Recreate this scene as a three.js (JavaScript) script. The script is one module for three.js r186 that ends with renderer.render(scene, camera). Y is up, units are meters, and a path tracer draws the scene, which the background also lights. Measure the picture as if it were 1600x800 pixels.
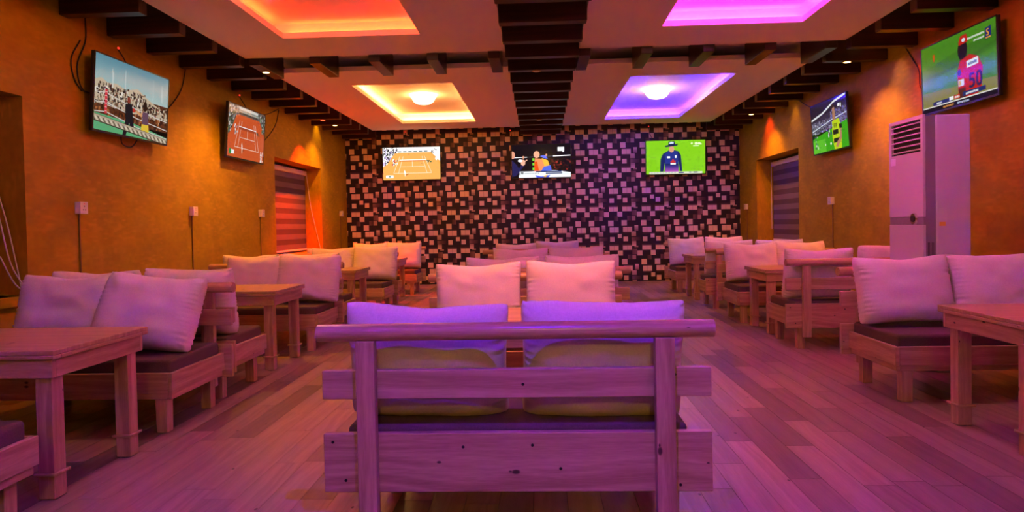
import * as THREE from 'three';
import { mergeGeometries, mergeVertices } from 'three/addons/utils/BufferGeometryUtils.js';
import { RoundedBoxGeometry } from 'three/addons/geometries/RoundedBoxGeometry.js';
import { RectAreaLightUniformsLib } from 'three/addons/lights/RectAreaLightUniformsLib.js';

// ------------------------------------------------------------------ camera, exposure, light levels
const scene = new THREE.Scene();
scene.background = new THREE.Color(0x000000);
const renderer = new THREE.WebGLRenderer({ antialias: true });
renderer.toneMapping = THREE.LinearToneMapping;
const K = 0.02;                                  // every light and glow times K, the exposure 1 / K
renderer.toneMappingExposure = 1.2 / K;
renderer.shadowMap.enabled = true;
RectAreaLightUniformsLib.init();

const FOCAL = 1033;
const camera = new THREE.PerspectiveCamera(2 * Math.atan(400 / FOCAL) * 180 / Math.PI, 2, 0.05, 60);
camera.rotation.order = 'YXZ';
camera.position.set(0, 1.149, 0);
camera.rotation.set(-0.0191, 0.0418, -0.0198);
camera.setViewOffset(1600, 800, 0, 27.6, 1600, 800);

const rgb = (r, g, b) => new THREE.Color().setRGB(r, g, b);
const COVE = {                                   // colour, radiance of the LED strip light, glow of the strip
  red: { c: rgb(1, 0.024, 0.003), i: 240, g: 3 },
  magenta: { c: rgb(1, 0.008, 0.5), i: 470, g: 3 },
  warm: { c: rgb(1, 0.33, 0.07), i: 170, g: 3 },
  blue: { c: rgb(0.03, 0.006, 1), i: 560, g: 3 },
  violet: { c: rgb(0.26, 0.014, 1), i: 980, g: 3 },
  violetR: { c: rgb(0.4, 0.014, 1), i: 860, g: 3 },
};
const LAMP = { c: rgb(1, 0.42, 0.06), far: 1.8, front: 1.9, rear: 4.6, glow: 6 };
const REDSPOT = { c: rgb(1, 0.03, 0.002), i: 75 }, REDSMALL = { c: rgb(1, 0.05, 0.01), i: 7 }, GOLDSMALL = { c: rgb(1, 0.42, 0.01), i: 2.2 }, SPOTWIDE = { c: rgb(1, 0.33, 0.012), i: 15 };
const CSPOT = { c: rgb(1, 0.25, 0.14), i: 17 };
const SPOT = { c: rgb(1, 0.31, 0.012), i: 8 }, BLUESPOT = { c: rgb(0.09, 0.003, 1), i: 17 };

// ------------------------------------------------------------------ helpers
let seed = 7;
const rnd = () => { seed = (seed * 1664525 + 1013904223) % 4294967296; return seed / 4294967296; };
const rr = (a, b) => a + (b - a) * rnd();
const counts = {};
const numbered = (n) => { const k = counts[n] = (counts[n] ?? -1) + 1; return k ? `${n}_${String(k).padStart(3, '0')}` : n; };
function shade(o) { o.castShadow = true; o.receiveShadow = true; return o; }
function obj(name, geo, mat, parent = scene) {
  const g = Array.isArray(geo) ? (geo.length > 1 ? mergeGeometries(geo) : geo[0]) : geo;
  const m = shade(new THREE.Mesh(g, mat));
  m.name = parent === scene ? numbered(name) : name;
  parent.add(m); return m;
}
function tag(o, label, category, group) {
  o.userData = { ...o.userData, label, category }; if (group) o.userData.group = group; return o;
}
function thing(name, label, category, pos = [0, 0, 0], turn = 0, group) {
  const o = new THREE.Group(); o.name = numbered(name); scene.add(o);
  o.position.set(...pos); o.rotation.y = turn; return tag(o, label, category, group);
}
function copy(src, label, group) {
  const c = src.clone(); c.name = numbered(src.name.replace(/_\d{3}$/, '')); c.userData = { ...src.userData };
  if (label) c.userData.label = label; if (group) c.userData.group = group;
  scene.add(c); return c;
}
function structGroup(name) { const o = new THREE.Group(); o.name = name; o.userData.kind = 'structure'; scene.add(o); return o; }
// a box between two corners with uv in metres; the grain of wood follows `axis`
function uvBox(g, axis, ou = 0, ov = 0) {
  const p = g.attributes.position, n = g.attributes.normal, uv = new Float32Array(p.count * 2);
  for (let i = 0; i < p.count; i++) {
    const P = [p.getX(i), p.getY(i), p.getZ(i)], N = [Math.abs(n.getX(i)), Math.abs(n.getY(i)), Math.abs(n.getZ(i))];
    const k = N[0] > N[1] && N[0] > N[2] ? 0 : N[1] > N[2] ? 1 : 2;
    const rest = [0, 1, 2].filter((a) => a !== k);
    let a = rest[0], b = rest[1];
    if (rest.includes(axis)) { a = axis; b = rest.find((q) => q !== axis); }
    uv[2 * i] = P[a] + ou; uv[2 * i + 1] = P[b] + P[k] * 0.37 + ov;
  }
  g.setAttribute('uv', new THREE.BufferAttribute(uv, 2)); return g;
}
function box(x0, x1, y0, y1, z0, z1, { r = 0, axis = 0, ou = 0, ov = 0 } = {}) {
  const w = x1 - x0, h = y1 - y0, d = z1 - z0;
  let g = r > 0 ? new RoundedBoxGeometry(w, h, d, 2, Math.min(r, w / 2.01, h / 2.01, d / 2.01)) : new THREE.BoxGeometry(w, h, d);
  if (!g.index) g = mergeVertices(g);
  g.translate((x0 + x1) / 2, (y0 + y1) / 2, (z0 + z1) / 2);
  return uvBox(g, axis, ou, ov);
}
function tube(pts, r, seg = 20) {
  const c = new THREE.CatmullRomCurve3(pts.map((p) => new THREE.Vector3(...p)));
  return new THREE.TubeGeometry(c, seg, r, 6, false);
}

// value noise, tiling with period px, py
function makeNoise(s) {
  const t = new Float32Array(65536); let q = s >>> 0;
  for (let i = 0; i < 65536; i++) { q = (q * 1664525 + 1013904223) >>> 0; t[i] = q / 4294967296; }
  const at = (x, y, px, py) => t[((((x % px) + px) % px) * 251 + (((y % py) + py) % py) * 7919) & 65535];
  return (x, y, px, py) => {
    const i = Math.floor(x), j = Math.floor(y); let a = x - i, b = y - j; a = a * a * (3 - 2 * a); b = b * b * (3 - 2 * b);
    const u = at(i, j, px, py), v = at(i + 1, j, px, py), w = at(i, j + 1, px, py), z = at(i + 1, j + 1, px, py);
    return (u + (v - u) * a) * (1 - b) + (w + (z - w) * a) * b;
  };
}
function dataTex(w, h, fn, srgb = true) {
  const d = new Uint8Array(w * h * 4);
  for (let y = 0; y < h; y++) for (let x = 0; x < w; x++) {
    const c = fn(x / w, y / h), o = (y * w + x) * 4;
    for (let k = 0; k < 3; k++) d[o + k] = Math.max(0, Math.min(255, Math.round(c[k] * 255)));
    d[o + 3] = 255;
  }
  const t = new THREE.DataTexture(d, w, h); t.wrapS = t.wrapT = THREE.RepeatWrapping;
  t.magFilter = THREE.LinearFilter; t.minFilter = THREE.LinearMipmapLinearFilter; t.generateMipmaps = true;
  if (srgb) t.colorSpace = THREE.SRGBColorSpace; t.needsUpdate = true; return t;
}
const mix = (a, b, t) => a.map((v, i) => v + (b[i] - v) * t);
// plain-sawn wood: u along the grain (2 m), v across (0.5 m)
function woodTex(s, lo, hi, knots) {
  const n = makeNoise(s), kn = [];
  let q = s; const r = () => { q = (q * 1664525 + 1013904223) >>> 0; return q / 4294967296; };
  for (let i = 0; i < knots; i++) kn.push([r() * 2, r() * 0.5, 0.003 + r() * 0.007]);
  return dataTex(1024, 256, (u, v) => {
    const x = u * 2, y = v * 0.5;
    let bend = (n(u * 6, v * 4, 6, 4) - 0.5) * 0.05, dark = 0;
    for (const [kx, ky, kr] of kn) {
      let dx = Math.abs(x - kx); dx = Math.min(dx, 2 - dx); let dy = y - ky; if (dy > 0.25) dy -= 0.5; if (dy < -0.25) dy += 0.5;
      const d = Math.hypot(dx * 0.55, dy); bend += Math.sign(dy) * 0.012 * Math.exp(-((d / 0.03) ** 2));
      dark = Math.max(dark, 1 - Math.min(1, Math.max(0, (d - kr * 0.6) / (kr * 0.5))));
    }
    const yy = y + bend, k = yy * 64;
    let g = n(u * 3, k, 3, 64) * 0.55 + n(u * 24, v * 128, 24, 128) * 0.25 + n(u * 80, v * 250, 80, 250) * 0.2;
    const c = mix(lo, hi, Math.min(1, Math.max(0, 0.1 + g * 0.95)));
    return mix(c, [0.16, 0.09, 0.05], dark * 0.85);
  });
}
const scaled = (t, su, sv) => { const c = t.clone(); c.repeat.set(1 / su, 1 / sv); c.needsUpdate = true; return c; };

// ------------------------------------------------------------------ materials
const std = (o) => new THREE.MeshStandardMaterial(o);
const pineTex = [woodTex(11, [0.58, 0.425, 0.285], [0.84, 0.70, 0.535], 9), woodTex(29, [0.60, 0.445, 0.30], [0.82, 0.685, 0.52], 5)].map((t) => scaled(t, 2, 0.5));
const M = {};
M.pine = std({ map: pineTex[0], roughness: 0.42 });
M.pine2 = std({ map: pineTex[1], roughness: 0.42 });
M.rail = std({ map: pineTex[1], roughness: 0.27 });
M.slat = std({ map: scaled(woodTex(53, [0.13, 0.055, 0.035], [0.30, 0.15, 0.09], 0), 2, 0.5), roughness: 0.32 });
M.floorTex = scaled(woodTex(77, [0.50, 0.405, 0.36], [0.65, 0.55, 0.495], 4), 2, 0.5);
const plankTones = [1.12, 0.96, 0.8, 0.6].map((k) => std({ map: M.floorTex, color: rgb(k, k, k), roughness: 0.36 }));
const plankField = std({ map: M.floorTex, vertexColors: true, roughness: 0.36 });
M.sub = std({ color: rgb(0.03, 0.02, 0.018), roughness: 0.9 });
{
  const n = makeNoise(5);
  const fbm = (u, v) => n(u * 8, v * 8, 8, 8) * 0.4 + n(u * 24, v * 18, 24, 18) * 0.3 + n(u * 70, v * 48, 70, 48) * 0.3;
  const t = dataTex(512, 512, (u, v) => {
    const f = fbm(u, v), s = Math.max(0, n(u * 96 + 3, v * 30, 96, 30) - 0.5) * 1.3 * n(u * 10, v * 8 + 4, 10, 8) + Math.max(0, n(u * 150 + 9, v * 60, 150, 60) - 0.6) * 0.5 * n(u * 6, v * 6 + 2, 6, 6);
    return mix(mix([0.55, 0.46, 0.012], [0.69, 0.585, 0.03], f), [0.78, 0.62, 0.14], s);
  });
  const b = dataTex(512, 512, (u, v) => { const f = fbm(u, v); return [f, f, f]; }, false);
  M.plaster = new THREE.MeshPhysicalMaterial({ map: scaled(t, 2, 2), bumpMap: scaled(b, 2, 2), bumpScale: 0.0025, roughness: 0.6, specularIntensity: 0.35 });
  const fb = makeNoise(91);
  const ft = dataTex(256, 256, (u, v) => {
    const w = 0.5 + 0.25 * Math.sin(u * 256 * Math.PI / 2) * Math.sin(v * 256 * Math.PI / 2) + (fb(u * 40, v * 256, 40, 256) - 0.5) * 0.35 + (fb(u * 256, v * 40, 256, 40) - 0.5) * 0.35;
    return mix([0.80, 0.755, 0.71], [0.93, 0.89, 0.845], w);
  });
  M.linen = std({ map: scaled(ft, 0.25, 0.25), roughness: 0.92 });
  const dt = dataTex(256, 256, (u, v) => {
    const w = fb(u * 120, v * 256, 120, 256) * 0.5 + fb(u * 256, v * 120, 256, 120) * 0.5;
    return mix([0.30, 0.22, 0.20], [0.43, 0.335, 0.30], w);
  });
  M.pad = std({ map: scaled(dt, 0.3, 0.3), roughness: 0.88 });
}
M.ceil = std({ color: rgb(0.9, 0.88, 0.88), roughness: 0.8 });
M.cove = std({ color: rgb(0.82, 0.82, 0.82), roughness: 0.55 });
M.black = std({ color: rgb(0.012, 0.011, 0.011), roughness: 0.35 });
M.cable = std({ color: rgb(0.02, 0.015, 0.012), roughness: 0.6 });
M.white = std({ color: rgb(0.72, 0.70, 0.69), roughness: 0.4 });
M.acWhite = std({ color: rgb(0.55, 0.53, 0.53), roughness: 0.38 });
M.acGrey = std({ color: rgb(0.24, 0.22, 0.22), roughness: 0.45 });
M.acDark = std({ color: rgb(0.03, 0.028, 0.028), roughness: 0.6 });
M.chrome = std({ color: rgb(0.7, 0.68, 0.65), roughness: 0.15, metalness: 1 });
M.screw = std({ color: rgb(0.015, 0.012, 0.012), roughness: 0.4, metalness: 0.6 });
M.brassRing = std({ color: rgb(0.6, 0.38, 0.12), roughness: 0.3, metalness: 1 });
M.blindDark = std({ color: rgb(0.06, 0.038, 0.035), roughness: 0.9 });
M.blindLight = std({ color: rgb(0.14, 0.105, 0.1), roughness: 0.9 });
M.frame = std({ color: rgb(0.05, 0.035, 0.03), roughness: 0.4 });
M.pane = std({ color: rgb(0.01, 0.01, 0.012), roughness: 0.06 });

// printed wallpaper with pale and brown squares
function wallpaperTex() {
  const W = 810, H = 966, c = document.createElement('canvas'); c.width = W; c.height = H;
  const g = c.getContext('2d'), s = 2;
  g.fillStyle = '#22100c'; g.fillRect(0, 0, W, H);
  let q = 4; const r = () => { q = (q * 1664525 + 1013904223) >>> 0; return q / 4294967296; };
  const rect = (x, y, w, h, col) => { for (const dx of [0, 405]) for (const dy of [0, -483, 483]) { g.fillStyle = col; g.fillRect((x - dx) * s, (y + dy) * s, w * s, h * s); } };
  const grad = (x, y, w, h, a, b, down) => { for (const dy of [0, -483, 483]) for (const dx of [0, 405]) {
    const X = (x - dx) * s, Y = (y + dy) * s, G = g.createLinearGradient(X, Y, down ? X : X + w * s, down ? Y + h * s : Y);
    G.addColorStop(0, a); G.addColorStop(1, b); g.fillStyle = G; g.fillRect(X, Y, w * s, h * s); } };
  for (let i = 0; i < 30; i++) rect(r() * 405, r() * 483, 40 + r() * 30, 40 + r() * 30, r() < 0.5 ? '#1a0b08' : '#2d1610');
  const L = '#f0d6b2', T = '#b5926f';
  const sq = (x, y, w, h) => { rect(x, y, w, h, L); grad(x, y, w, 8, '#dcbf9b', L, true); };
  grad(60, -28, 120, 28, '#22100c', '#7a5b48', true); grad(226, -30, 118, 28, '#22100c', '#7a5b48', true);
  grad(72, 318, 110, 24, '#6b4c3b', '#22100c', true); grad(238, 312, 110, 24, '#6b4c3b', '#22100c', true);
  const pair = (x, y, w, h) => { sq(x, y, w, h); rect(x + w / 2 - 1, y, 2.5, h, '#8e7565'); };
  pair(65, 0, 112, 56); pair(230, -2, 112, 56);
  rect(3, 62, 62, 62, L); rect(167, 60, 62, 62, L);
  grad(345, 40, 60, 68, '#6d4a38', '#8d6c56'); rect(342, -3, 26, 20, '#1b0c09'); rect(374, 2, 46, 18, T);
  grad(125, 118, 52, 58, '#4a2c21', '#7b5a47'); grad(290, 112, 50, 58, '#7b5a47', '#4a2c21'); rect(345, 115, 46, 55, T);
  sq(52, 168, 67, 68); sq(217, 165, 67, 68);
  pair(70, 252, 112, 66); pair(235, 248, 112, 64);
  grad(377, 230, 46, 70, L, '#8a6c58', true); grad(338, 308, 57, 58, '#d6b892', T, true);
  rect(170, 337, 49, 50, L);
  rect(73, 373, 56, 58, L); rect(238, 370, 56, 58, L);
  grad(340, 378, 112, 42, '#8a6a56', '#3a2018'); grad(343, 425, 53, 62, T, L, true);
  const t = new THREE.CanvasTexture(c); t.wrapS = t.wrapT = THREE.RepeatWrapping; t.colorSpace = THREE.SRGBColorSpace; return t;
}
const WP = wallpaperTex(); WP.repeat.set(1 / 0.647, 1 / 0.772); WP.offset.set(3.246 / 0.647, -1.992 / 0.772);
M.wallpaper = std({ map: WP, roughness: 0.55 });

// ------------------------------------------------------------------ room shell
const XL = -3.88, XR = 3.96, ZB = -13.22, ZR = 2.6, YC = 3.22, T = 0.4;
{ // floor of laminate strips
  const floor = structGroup('floor');
  obj('floor_slab', box(XL - T, XR + T, -0.3, -0.012, ZB - T, ZR + T), M.sub, floor);
  const Wp = 0.142, lens = [0.7, 0.95, 1.2], shared = {};
  const all = [];
  for (let i = 0, x = XL; x < XR - 0.02; x += Wp, i++) {
    const w = Math.min(Wp, XR - x);
    let z = ZB;
    z -= 0; let first = rr(0.2, 1.1);
    while (z < 1.2) {
      const li = Math.floor(rnd() * 3); let L = first || lens[li]; const std_ = !first; first = 0;
      const q = rnd(), tone = q < 0.34 ? 0 : q < 0.62 ? 1 : q < 0.84 ? 2 : 3;
      all.push({ x, w, z, L, li: std_ && Math.abs(w - Wp) < 1e-6 ? li : -1, tone, v: Math.floor(rnd() * 4) });
      z += L;
    }
  }
  camera.updateMatrixWorld(); camera.updateProjectionMatrix();
  const v3 = new THREE.Vector3();
  for (const p of all) {
    const zc = Math.min(p.z + p.L / 2, p.z + p.L); p.area = 0;
    v3.set(p.x + p.w / 2, 0, zc).project(camera);
    const d = -zc; if (d > 1 && Math.abs(v3.x) < 1.15 && v3.y > -1.3) p.area = p.L / (d * d * d);
  }
  all.sort((a, b) => b.area - a.area);
  const G = 0.0018;
  const mk = (p, ou, ov) => box(G / 2, p.w - G / 2, -0.012, 0, G / 2, p.L - G / 2, { axis: 2, ou, ov });
  const rest = [];
  all.forEach((p, i) => {
    if (i < 300) {
      let g;
      if (p.li >= 0) { const k = p.li + '_' + p.v; g = shared[k] ??= mk(p, p.v * 0.53, p.v * 0.131); } else g = mk(p, p.v * 0.53, p.v * 0.131);
      const m = obj('plank', g, plankTones[p.tone], floor); m.position.set(p.x, 0, p.z);
    } else {
      const g = mk(p, p.v * 0.53 + rnd(), p.v * 0.131); g.translate(p.x, 0, p.z);
      const k = [1.12, 0.96, 0.8, 0.6][p.tone], a = new Float32Array(g.attributes.position.count * 3).fill(k);
      g.setAttribute('color', new THREE.BufferAttribute(a, 3)); rest.push(g);
    }
  });
  obj('plank_field', rest, plankField, floor).userData.kind = 'stuff';
  const back = obj('floor_back', box(XL, XR, -0.012, 0, 2.42, ZR, { axis: 2 }), plankTones[1], floor); back.userData.kind = 'stuff';
}
function sideWall(name, xi, xo, wins) {                     // a wall with window niches cut through
  const x0 = Math.min(xi, xo), x1 = Math.max(xi, xo), geos = [];
  let z = ZR + T;
  const Y1 = YC + 0.3;
  for (const [za, zb, ya, yb] of wins) {                     // za nearer the camera than zb
    geos.push(box(x0, x1, -0.3, Y1, za, z));
    geos.push(box(x0, x1, -0.3, ya, zb, za), box(x0, x1, yb, Y1, zb, za));
    z = zb;
  }
  geos.push(box(x0, x1, -0.3, Y1, ZB - T, z));
  const m = obj(name, geos, M.plaster); m.userData.kind = 'structure'; return m;
}
const WL = [[-2.75, -4.85, 0.70, 2.2], [-9.6, -11.67, 0.76, 2.235]], WR = [[-10.26, -12.2, 0.76, 2.25]];
sideWall('wall_left', XL, XL - T, WL);
sideWall('wall_right', XR, XR + T, WR);
obj('wall_back', box(XL, XR, 0, YC, ZB - T, ZB), M.wallpaper).userData.kind = 'structure';
obj('wall_front', box(XL, XR, 0, YC, ZR, ZR + T), M.plaster).userData.kind = 'structure';

function windowUnit(n, side, [za, zb, ya, yb], label) {
  const w = structGroup('window_' + n), xs = side * 1;
  const xi = side < 0 ? XL : XR, xg = xi + side * 0.36;
  const b = (x0, x1, ...r) => box(Math.min(x0, x1), Math.max(x0, x1), ...r);
  obj('window_frame', [b(xg, xg + xs * 0.04, ya, ya + 0.06, zb, za), b(xg, xg + xs * 0.04, yb - 0.06, yb, zb, za), b(xg, xg + xs * 0.04, ya + 0.06, yb - 0.06, zb, zb + 0.06), b(xg, xg + xs * 0.04, ya + 0.06, yb - 0.06, za - 0.06, za), b(xg, xg + xs * 0.04, ya + 0.06, yb - 0.06, (za + zb) / 2 - 0.03, (za + zb) / 2 + 0.03)], M.frame, w);
  obj('pane', b(xg + xs * 0.015, xg + xs * 0.022, ya + 0.06, yb - 0.06, zb + 0.06, (za + zb) / 2 - 0.03), M.pane, w);
  obj('pane', b(xg + xs * 0.015, xg + xs * 0.022, ya + 0.06, yb - 0.06, (za + zb) / 2 + 0.03, za - 0.06), M.pane, w);
  if (n === 1) { obj('window_sill', b(xi - side * 0.04, xi + side * 0.3, 0.628, 0.70, za - 2.02, za), M.plaster, w); }
  // zebra blind in the niche
  const t = thing('zebra_blind', label, 'blind');
  const xb = xi + side * 0.27;
  obj('header', b(xb - side * 0.02, xb + side * 0.07, yb - 0.125, yb - 0.045, zb + 0.01, za - 0.01, { r: 0.01 }), M.white, t);
  const yT = yb - 0.125, yB = ya + 0.06, N = 15, h = (yT - yB) / N;
  for (let i = 0; i < N; i++) {
    const off = i % 2 ? 0.003 : 0;
    obj('band', b(xb + side * (0.01 + off), xb + side * (0.013 + off), yT - (i + 1) * h, yT - i * h, zb + 0.03, za - 0.03), i % 2 ? M.blindDark : M.blindLight, t);
  }
  obj('bottom_bar', b(xb, xb + side * 0.025, yB - 0.03, yB, zb + 0.025, za - 0.025, { r: 0.008 }), M.white, t);
  obj('cord', tube(side < 0 ? [[xb - side * 0.03, yT, zb + 0.06], [xb - side * 0.1, 1.55, zb + 0.07], [xb - side * 0.16, 1.2, zb + 0.04], [xb - side * 0.24, ya + 0.05, zb + 0.03]] : [[xb - 0.03, yT, zb + 0.06], [xb - 0.03, 1.0, zb + 0.06]], 0.005), M.white, t);
}
windowUnit(1, -1, WL[0], 'striped blind in the dark window niche at the near end of left wall');
windowUnit(2, -1, WL[1], 'striped roller blind lit red in the far left window niche');
windowUnit(3, 1, WR[0], 'striped roller blind in the window niche of the right wall');

// ------------------------------------------------------------------ ceiling: slab, dropped panels with light coves, dark beams
const ceiling = structGroup('ceiling');
obj('ceiling_slab', box(XL - T, XR + T, YC, YC + 0.3, ZB - T, ZR + T), M.ceil, ceiling);
const YP = 3.045, TH = 0.055, SET = 0.12;
const panels = [
  { x: [-3.2, -0.332], z: [-12.72, -7.9], hole: [-2.45, -1.11, -11.97, -8.7], cove: 'warm', lamp: 'far' },
  { x: [0.457, 3.273], z: [-12.72, -7.9], hole: [1.21, 2.56, -12.1, -8.63], cove: 'blue', lamp: 'far' },
  { x: [-3.2, -0.332], z: [-7.19, -2.4], hole: [-2.5, -1.135, -6.48, -3.2], cove: 'red', lamp: 'front' },
  { x: [0.457, 3.273], z: [-7.19, -2.4], hole: [1.22, 2.555, -6.48, -3.2], cove: 'magenta', lamp: 'front' },
  { x: [-3.2, -0.332], z: [-1.7, 1.3], hole: [-2.5, -1.135, -0.95, 0.55], cove: 'violet' },
  { x: [0.457, 3.273], z: [-1.7, 1.3], hole: [1.22, 2.555, -0.95, 0.55], cove: 'violetR' },
];
for (const p of panels) {
  const [hx0, hx1, hz0, hz1] = p.hole, [x0, x1] = p.x, [z0, z1] = p.z;
  const s = new THREE.Shape([new THREE.Vector2(x0, -z1), new THREE.Vector2(x1, -z1), new THREE.Vector2(x1, -z0), new THREE.Vector2(x0, -z0)]);
  s.holes.push(new THREE.Path([new THREE.Vector2(hx0, -hz1), new THREE.Vector2(hx0, -hz0), new THREE.Vector2(hx1, -hz0), new THREE.Vector2(hx1, -hz1)]));
  const g = new THREE.ExtrudeGeometry(s, { depth: TH, bevelEnabled: false }); g.rotateX(-Math.PI / 2); g.translate(0, YP, 0);
  const pan = obj('ceiling_panel', g, M.ceil, ceiling);
  const a0 = hx0 - SET, a1 = hx1 + SET, b0 = hz0 - SET, b1 = hz1 + SET, t = 0.02, y0 = YP + TH, y1 = YC;
  obj('cove_wall', [box(a0 - t, a0, y0, y1, b0 - t, b1 + t), box(a1, a1 + t, y0, y1, b0 - t, b1 + t), box(a0, a1, y0, y1, b0 - t, b0), box(a0, a1, y0, y1, b1, b1 + t)], M.cove, pan);
}
const beam = (x0, x1, y0, y1, z0, z1, axis, ou) => box(x0, x1, y0, y1, z0, z1, { r: 0.006, axis, ou, ov: ou * 0.37 });
const zs = [-4.07, -4.66, -5.26, -5.86, -6.46, -7.06, -7.66, -8.28, -8.87, -9.46, -10.04, -10.63, -11.22, -11.8, -12.38, -12.98];
obj('ceiling_beam', beam(-0.328, 0.453, 2.94, YC - 0.001, -1.14, -1.03, 0, 0.7), M.slat, ceiling);
zs.forEach((z, i) => {
  const zz0 = z - 0.11, zz1 = z;
  obj('ceiling_beam', beam(XL + 0.002, -3.205, 2.94, YC - 0.001, zz0, zz1, 0, i * 0.31), M.slat, ceiling);
  obj('ceiling_beam', beam(3.278, XR - 0.002, 2.94, YC - 0.001, zz0, zz1, 0, i * 0.23), M.slat, ceiling);
  obj('ceiling_beam', beam(-0.328, 0.453, 2.94, YC - 0.001, zz0, zz1, 0, i * 0.41), M.slat, ceiling);
});
[-3.1, -2.43, -1.77, -1.13, -0.46, 0.525, 1.19, 1.85, 2.5, 3.14].forEach((x, i) => {
  obj('ceiling_block', beam(x - 0.062, x + 0.062, 2.97, YC - 0.001, -7.885, -7.195, 2, i * 0.17), M.slat, ceiling);
});

// LED strips lying in the coves, each with a light of its size
const coveNames = ['warm white light strip glowing in the far left ceiling cove', 'blue light strip glowing in the far right ceiling cove', 'red light strip glowing in the near left ceiling cove', 'magenta light strip glowing in the near right ceiling cove', 'blue light strip in the ceiling cove behind the camera on the left', 'blue light strip in the ceiling cove behind the camera on the right'];
panels.forEach((p, i) => {
  const [hx0, hx1, hz0, hz1] = p.hole, C = COVE[p.cove], y = YP + TH;
  const t = thing('led_strip', coveNames[i], 'light strip');
  const m = std({ color: rgb(0.1, 0.1, 0.1), emissive: C.c, emissiveIntensity: C.g * K });
  const o = 0.07, w = 0.014;
  const strips = [[(hx0 + hx1) / 2, hz0 - o, hx1 - hx0, 0, 0, -1], [(hx0 + hx1) / 2, hz1 + o, hx1 - hx0, 0, 0, 1], [hx0 - o, (hz0 + hz1) / 2, hz1 - hz0, 1, -1, 0], [hx1 + o, (hz0 + hz1) / 2, hz1 - hz0, 1, 1, 0]];
  for (const [x, z, L, turn, dx, dz] of strips) {
    obj('strip', turn ? box(x - w / 2, x + w / 2, y, y + 0.006, z - L / 2, z + L / 2) : box(x - L / 2, x + L / 2, y, y + 0.006, z - w / 2, z + w / 2), m, t);
    const l = new THREE.RectAreaLight(C.c, C.i * K, L, w);
    l.position.set(x, y + 0.008, z); l.lookAt(x + dx * 1.1, y + 1, z + dz * 1.1); l.name = 'strip_light';
    t.add(l);
  }
});

// dome lamps
const domeGlow = std({ color: rgb(0.9, 0.85, 0.75), emissive: rgb(1, 0.78, 0.45), emissiveIntensity: LAMP.glow * K, roughness: 0.4 });
const FRONTC = rgb(1, 0.55, 0.35), frontGlow = std({ color: rgb(0.9, 0.85, 0.75), emissive: rgb(1, 0.7, 0.5), emissiveIntensity: 2 * K, roughness: 0.4 });
function domeLamp(x, z, power, label, group, glow = domeGlow, c = LAMP.c) {
  const t = thing('dome_ceiling_lamp', label, 'ceiling lamp', [x, YC, z], 0, group);
  const prof = [[0.0, -0.15], [0.06, -0.148], [0.11, -0.135], [0.15, -0.11], [0.172, -0.075], [0.18, -0.045], [0.195, -0.04], [0.205, -0.028], [0.2, -0.018], [0.18, -0.015]].map(([a, b]) => new THREE.Vector2(a, b));
  obj('shade', new THREE.LatheGeometry(prof, 40), glow, t);
  const base = new THREE.CylinderGeometry(0.17, 0.17, 0.014, 40); base.translate(0, -0.008, 0);
  obj('base', base, M.white, t);
  const l = new THREE.PointLight(c, power * K, 0, 2); l.position.set(0, -0.08, 0); l.castShadow = true; l.shadow.radius = 6; l.name = 'lamp_light'; t.add(l);
}
domeLamp(-1.77, -10.3, LAMP.far, 'glowing white dome lamp in the orange lit far left ceiling recess');
domeLamp(1.86, -10.36, LAMP.far, 'glowing white dome lamp in the blue lit far right ceiling recess');
domeLamp(-1.8, -4.2, LAMP.front, 'dome lamp in the red lit near left ceiling recess', undefined, frontGlow, FRONTC);
domeLamp(1.87, -4.2, LAMP.front, 'dome lamp in the magenta lit near right ceiling recess', undefined, frontGlow, FRONTC);
// lamp on the wall behind the camera
function wallLamp(x, label) {
  const t = thing('wall_lamp', label, 'wall lamp', [x, 2.92, ZR]);
  obj('back_plate', box(-0.06, 0.06, -0.1, 0.1, -0.02, -0.001, { r: 0.004 }), M.brassRing, t);
  obj('arm', tube([[0, 0.02, -0.02], [0, 0.03, -0.07], [0, 0, -0.12]], 0.01, 10), M.brassRing, t);
  const g = new THREE.SphereGeometry(0.085, 28, 20); g.translate(0, -0.03, -0.16); obj('shade', g, domeGlow, t);
  const l = new THREE.PointLight(rgb(1, 0.6, 0.07), LAMP.rear * K, 0, 2); l.position.set(0, -0.03, -0.16); l.castShadow = true; l.shadow.radius = 3; l.name = 'lamp_light'; t.add(l);
}
wallLamp(0.25, 'globe wall lamp behind the camera');

// small recessed downlights in the beams
const bulbBlue = std({ color: rgb(0.3, 0.2, 0.6), emissive: rgb(0.15, 0.02, 1), emissiveIntensity: 8 * K });
const bulbRed = std({ color: rgb(0.6, 0.2, 0.15), emissive: rgb(1, 0.06, 0.02), emissiveIntensity: 6 * K });
const bulbOn = std({ color: rgb(0.8, 0.6, 0.3), emissive: rgb(1, 0.5, 0.12), emissiveIntensity: 14 * K });
function downlight(x, y, z, on, label, S = SPOT, cone = 1.05) {
  const t = thing('recessed_downlight', label, 'downlight', [x, y, z]);
  const ring = new THREE.TorusGeometry(0.042, 0.007, 8, 28); ring.rotateX(Math.PI / 2);
  obj('ring', ring, M.brassRing, t);
  const d = new THREE.CylinderGeometry(0.036, 0.036, 0.006, 24); d.translate(0, -0.002, 0);
  obj('bulb', d, on ? (S === REDSPOT || S === REDSMALL ? bulbRed : S === BLUESPOT ? bulbBlue : bulbOn) : M.white, t);
  if (on) {
    const l = new THREE.SpotLight(S.c, S.i * K, 0, cone, 0.6, 2); l.position.set(0, -0.02, 0); l.castShadow = true; l.shadow.radius = 1; l.name = 'spot_light';
    l.target.position.set(0, -1, 0); t.add(l); t.add(l.target);
  }
}
downlight(-3.1, 2.966, -7.5, true, 'lit downlight under the leftmost beam end near the ceiling gap', SPOTWIDE, 1.15);
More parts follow.
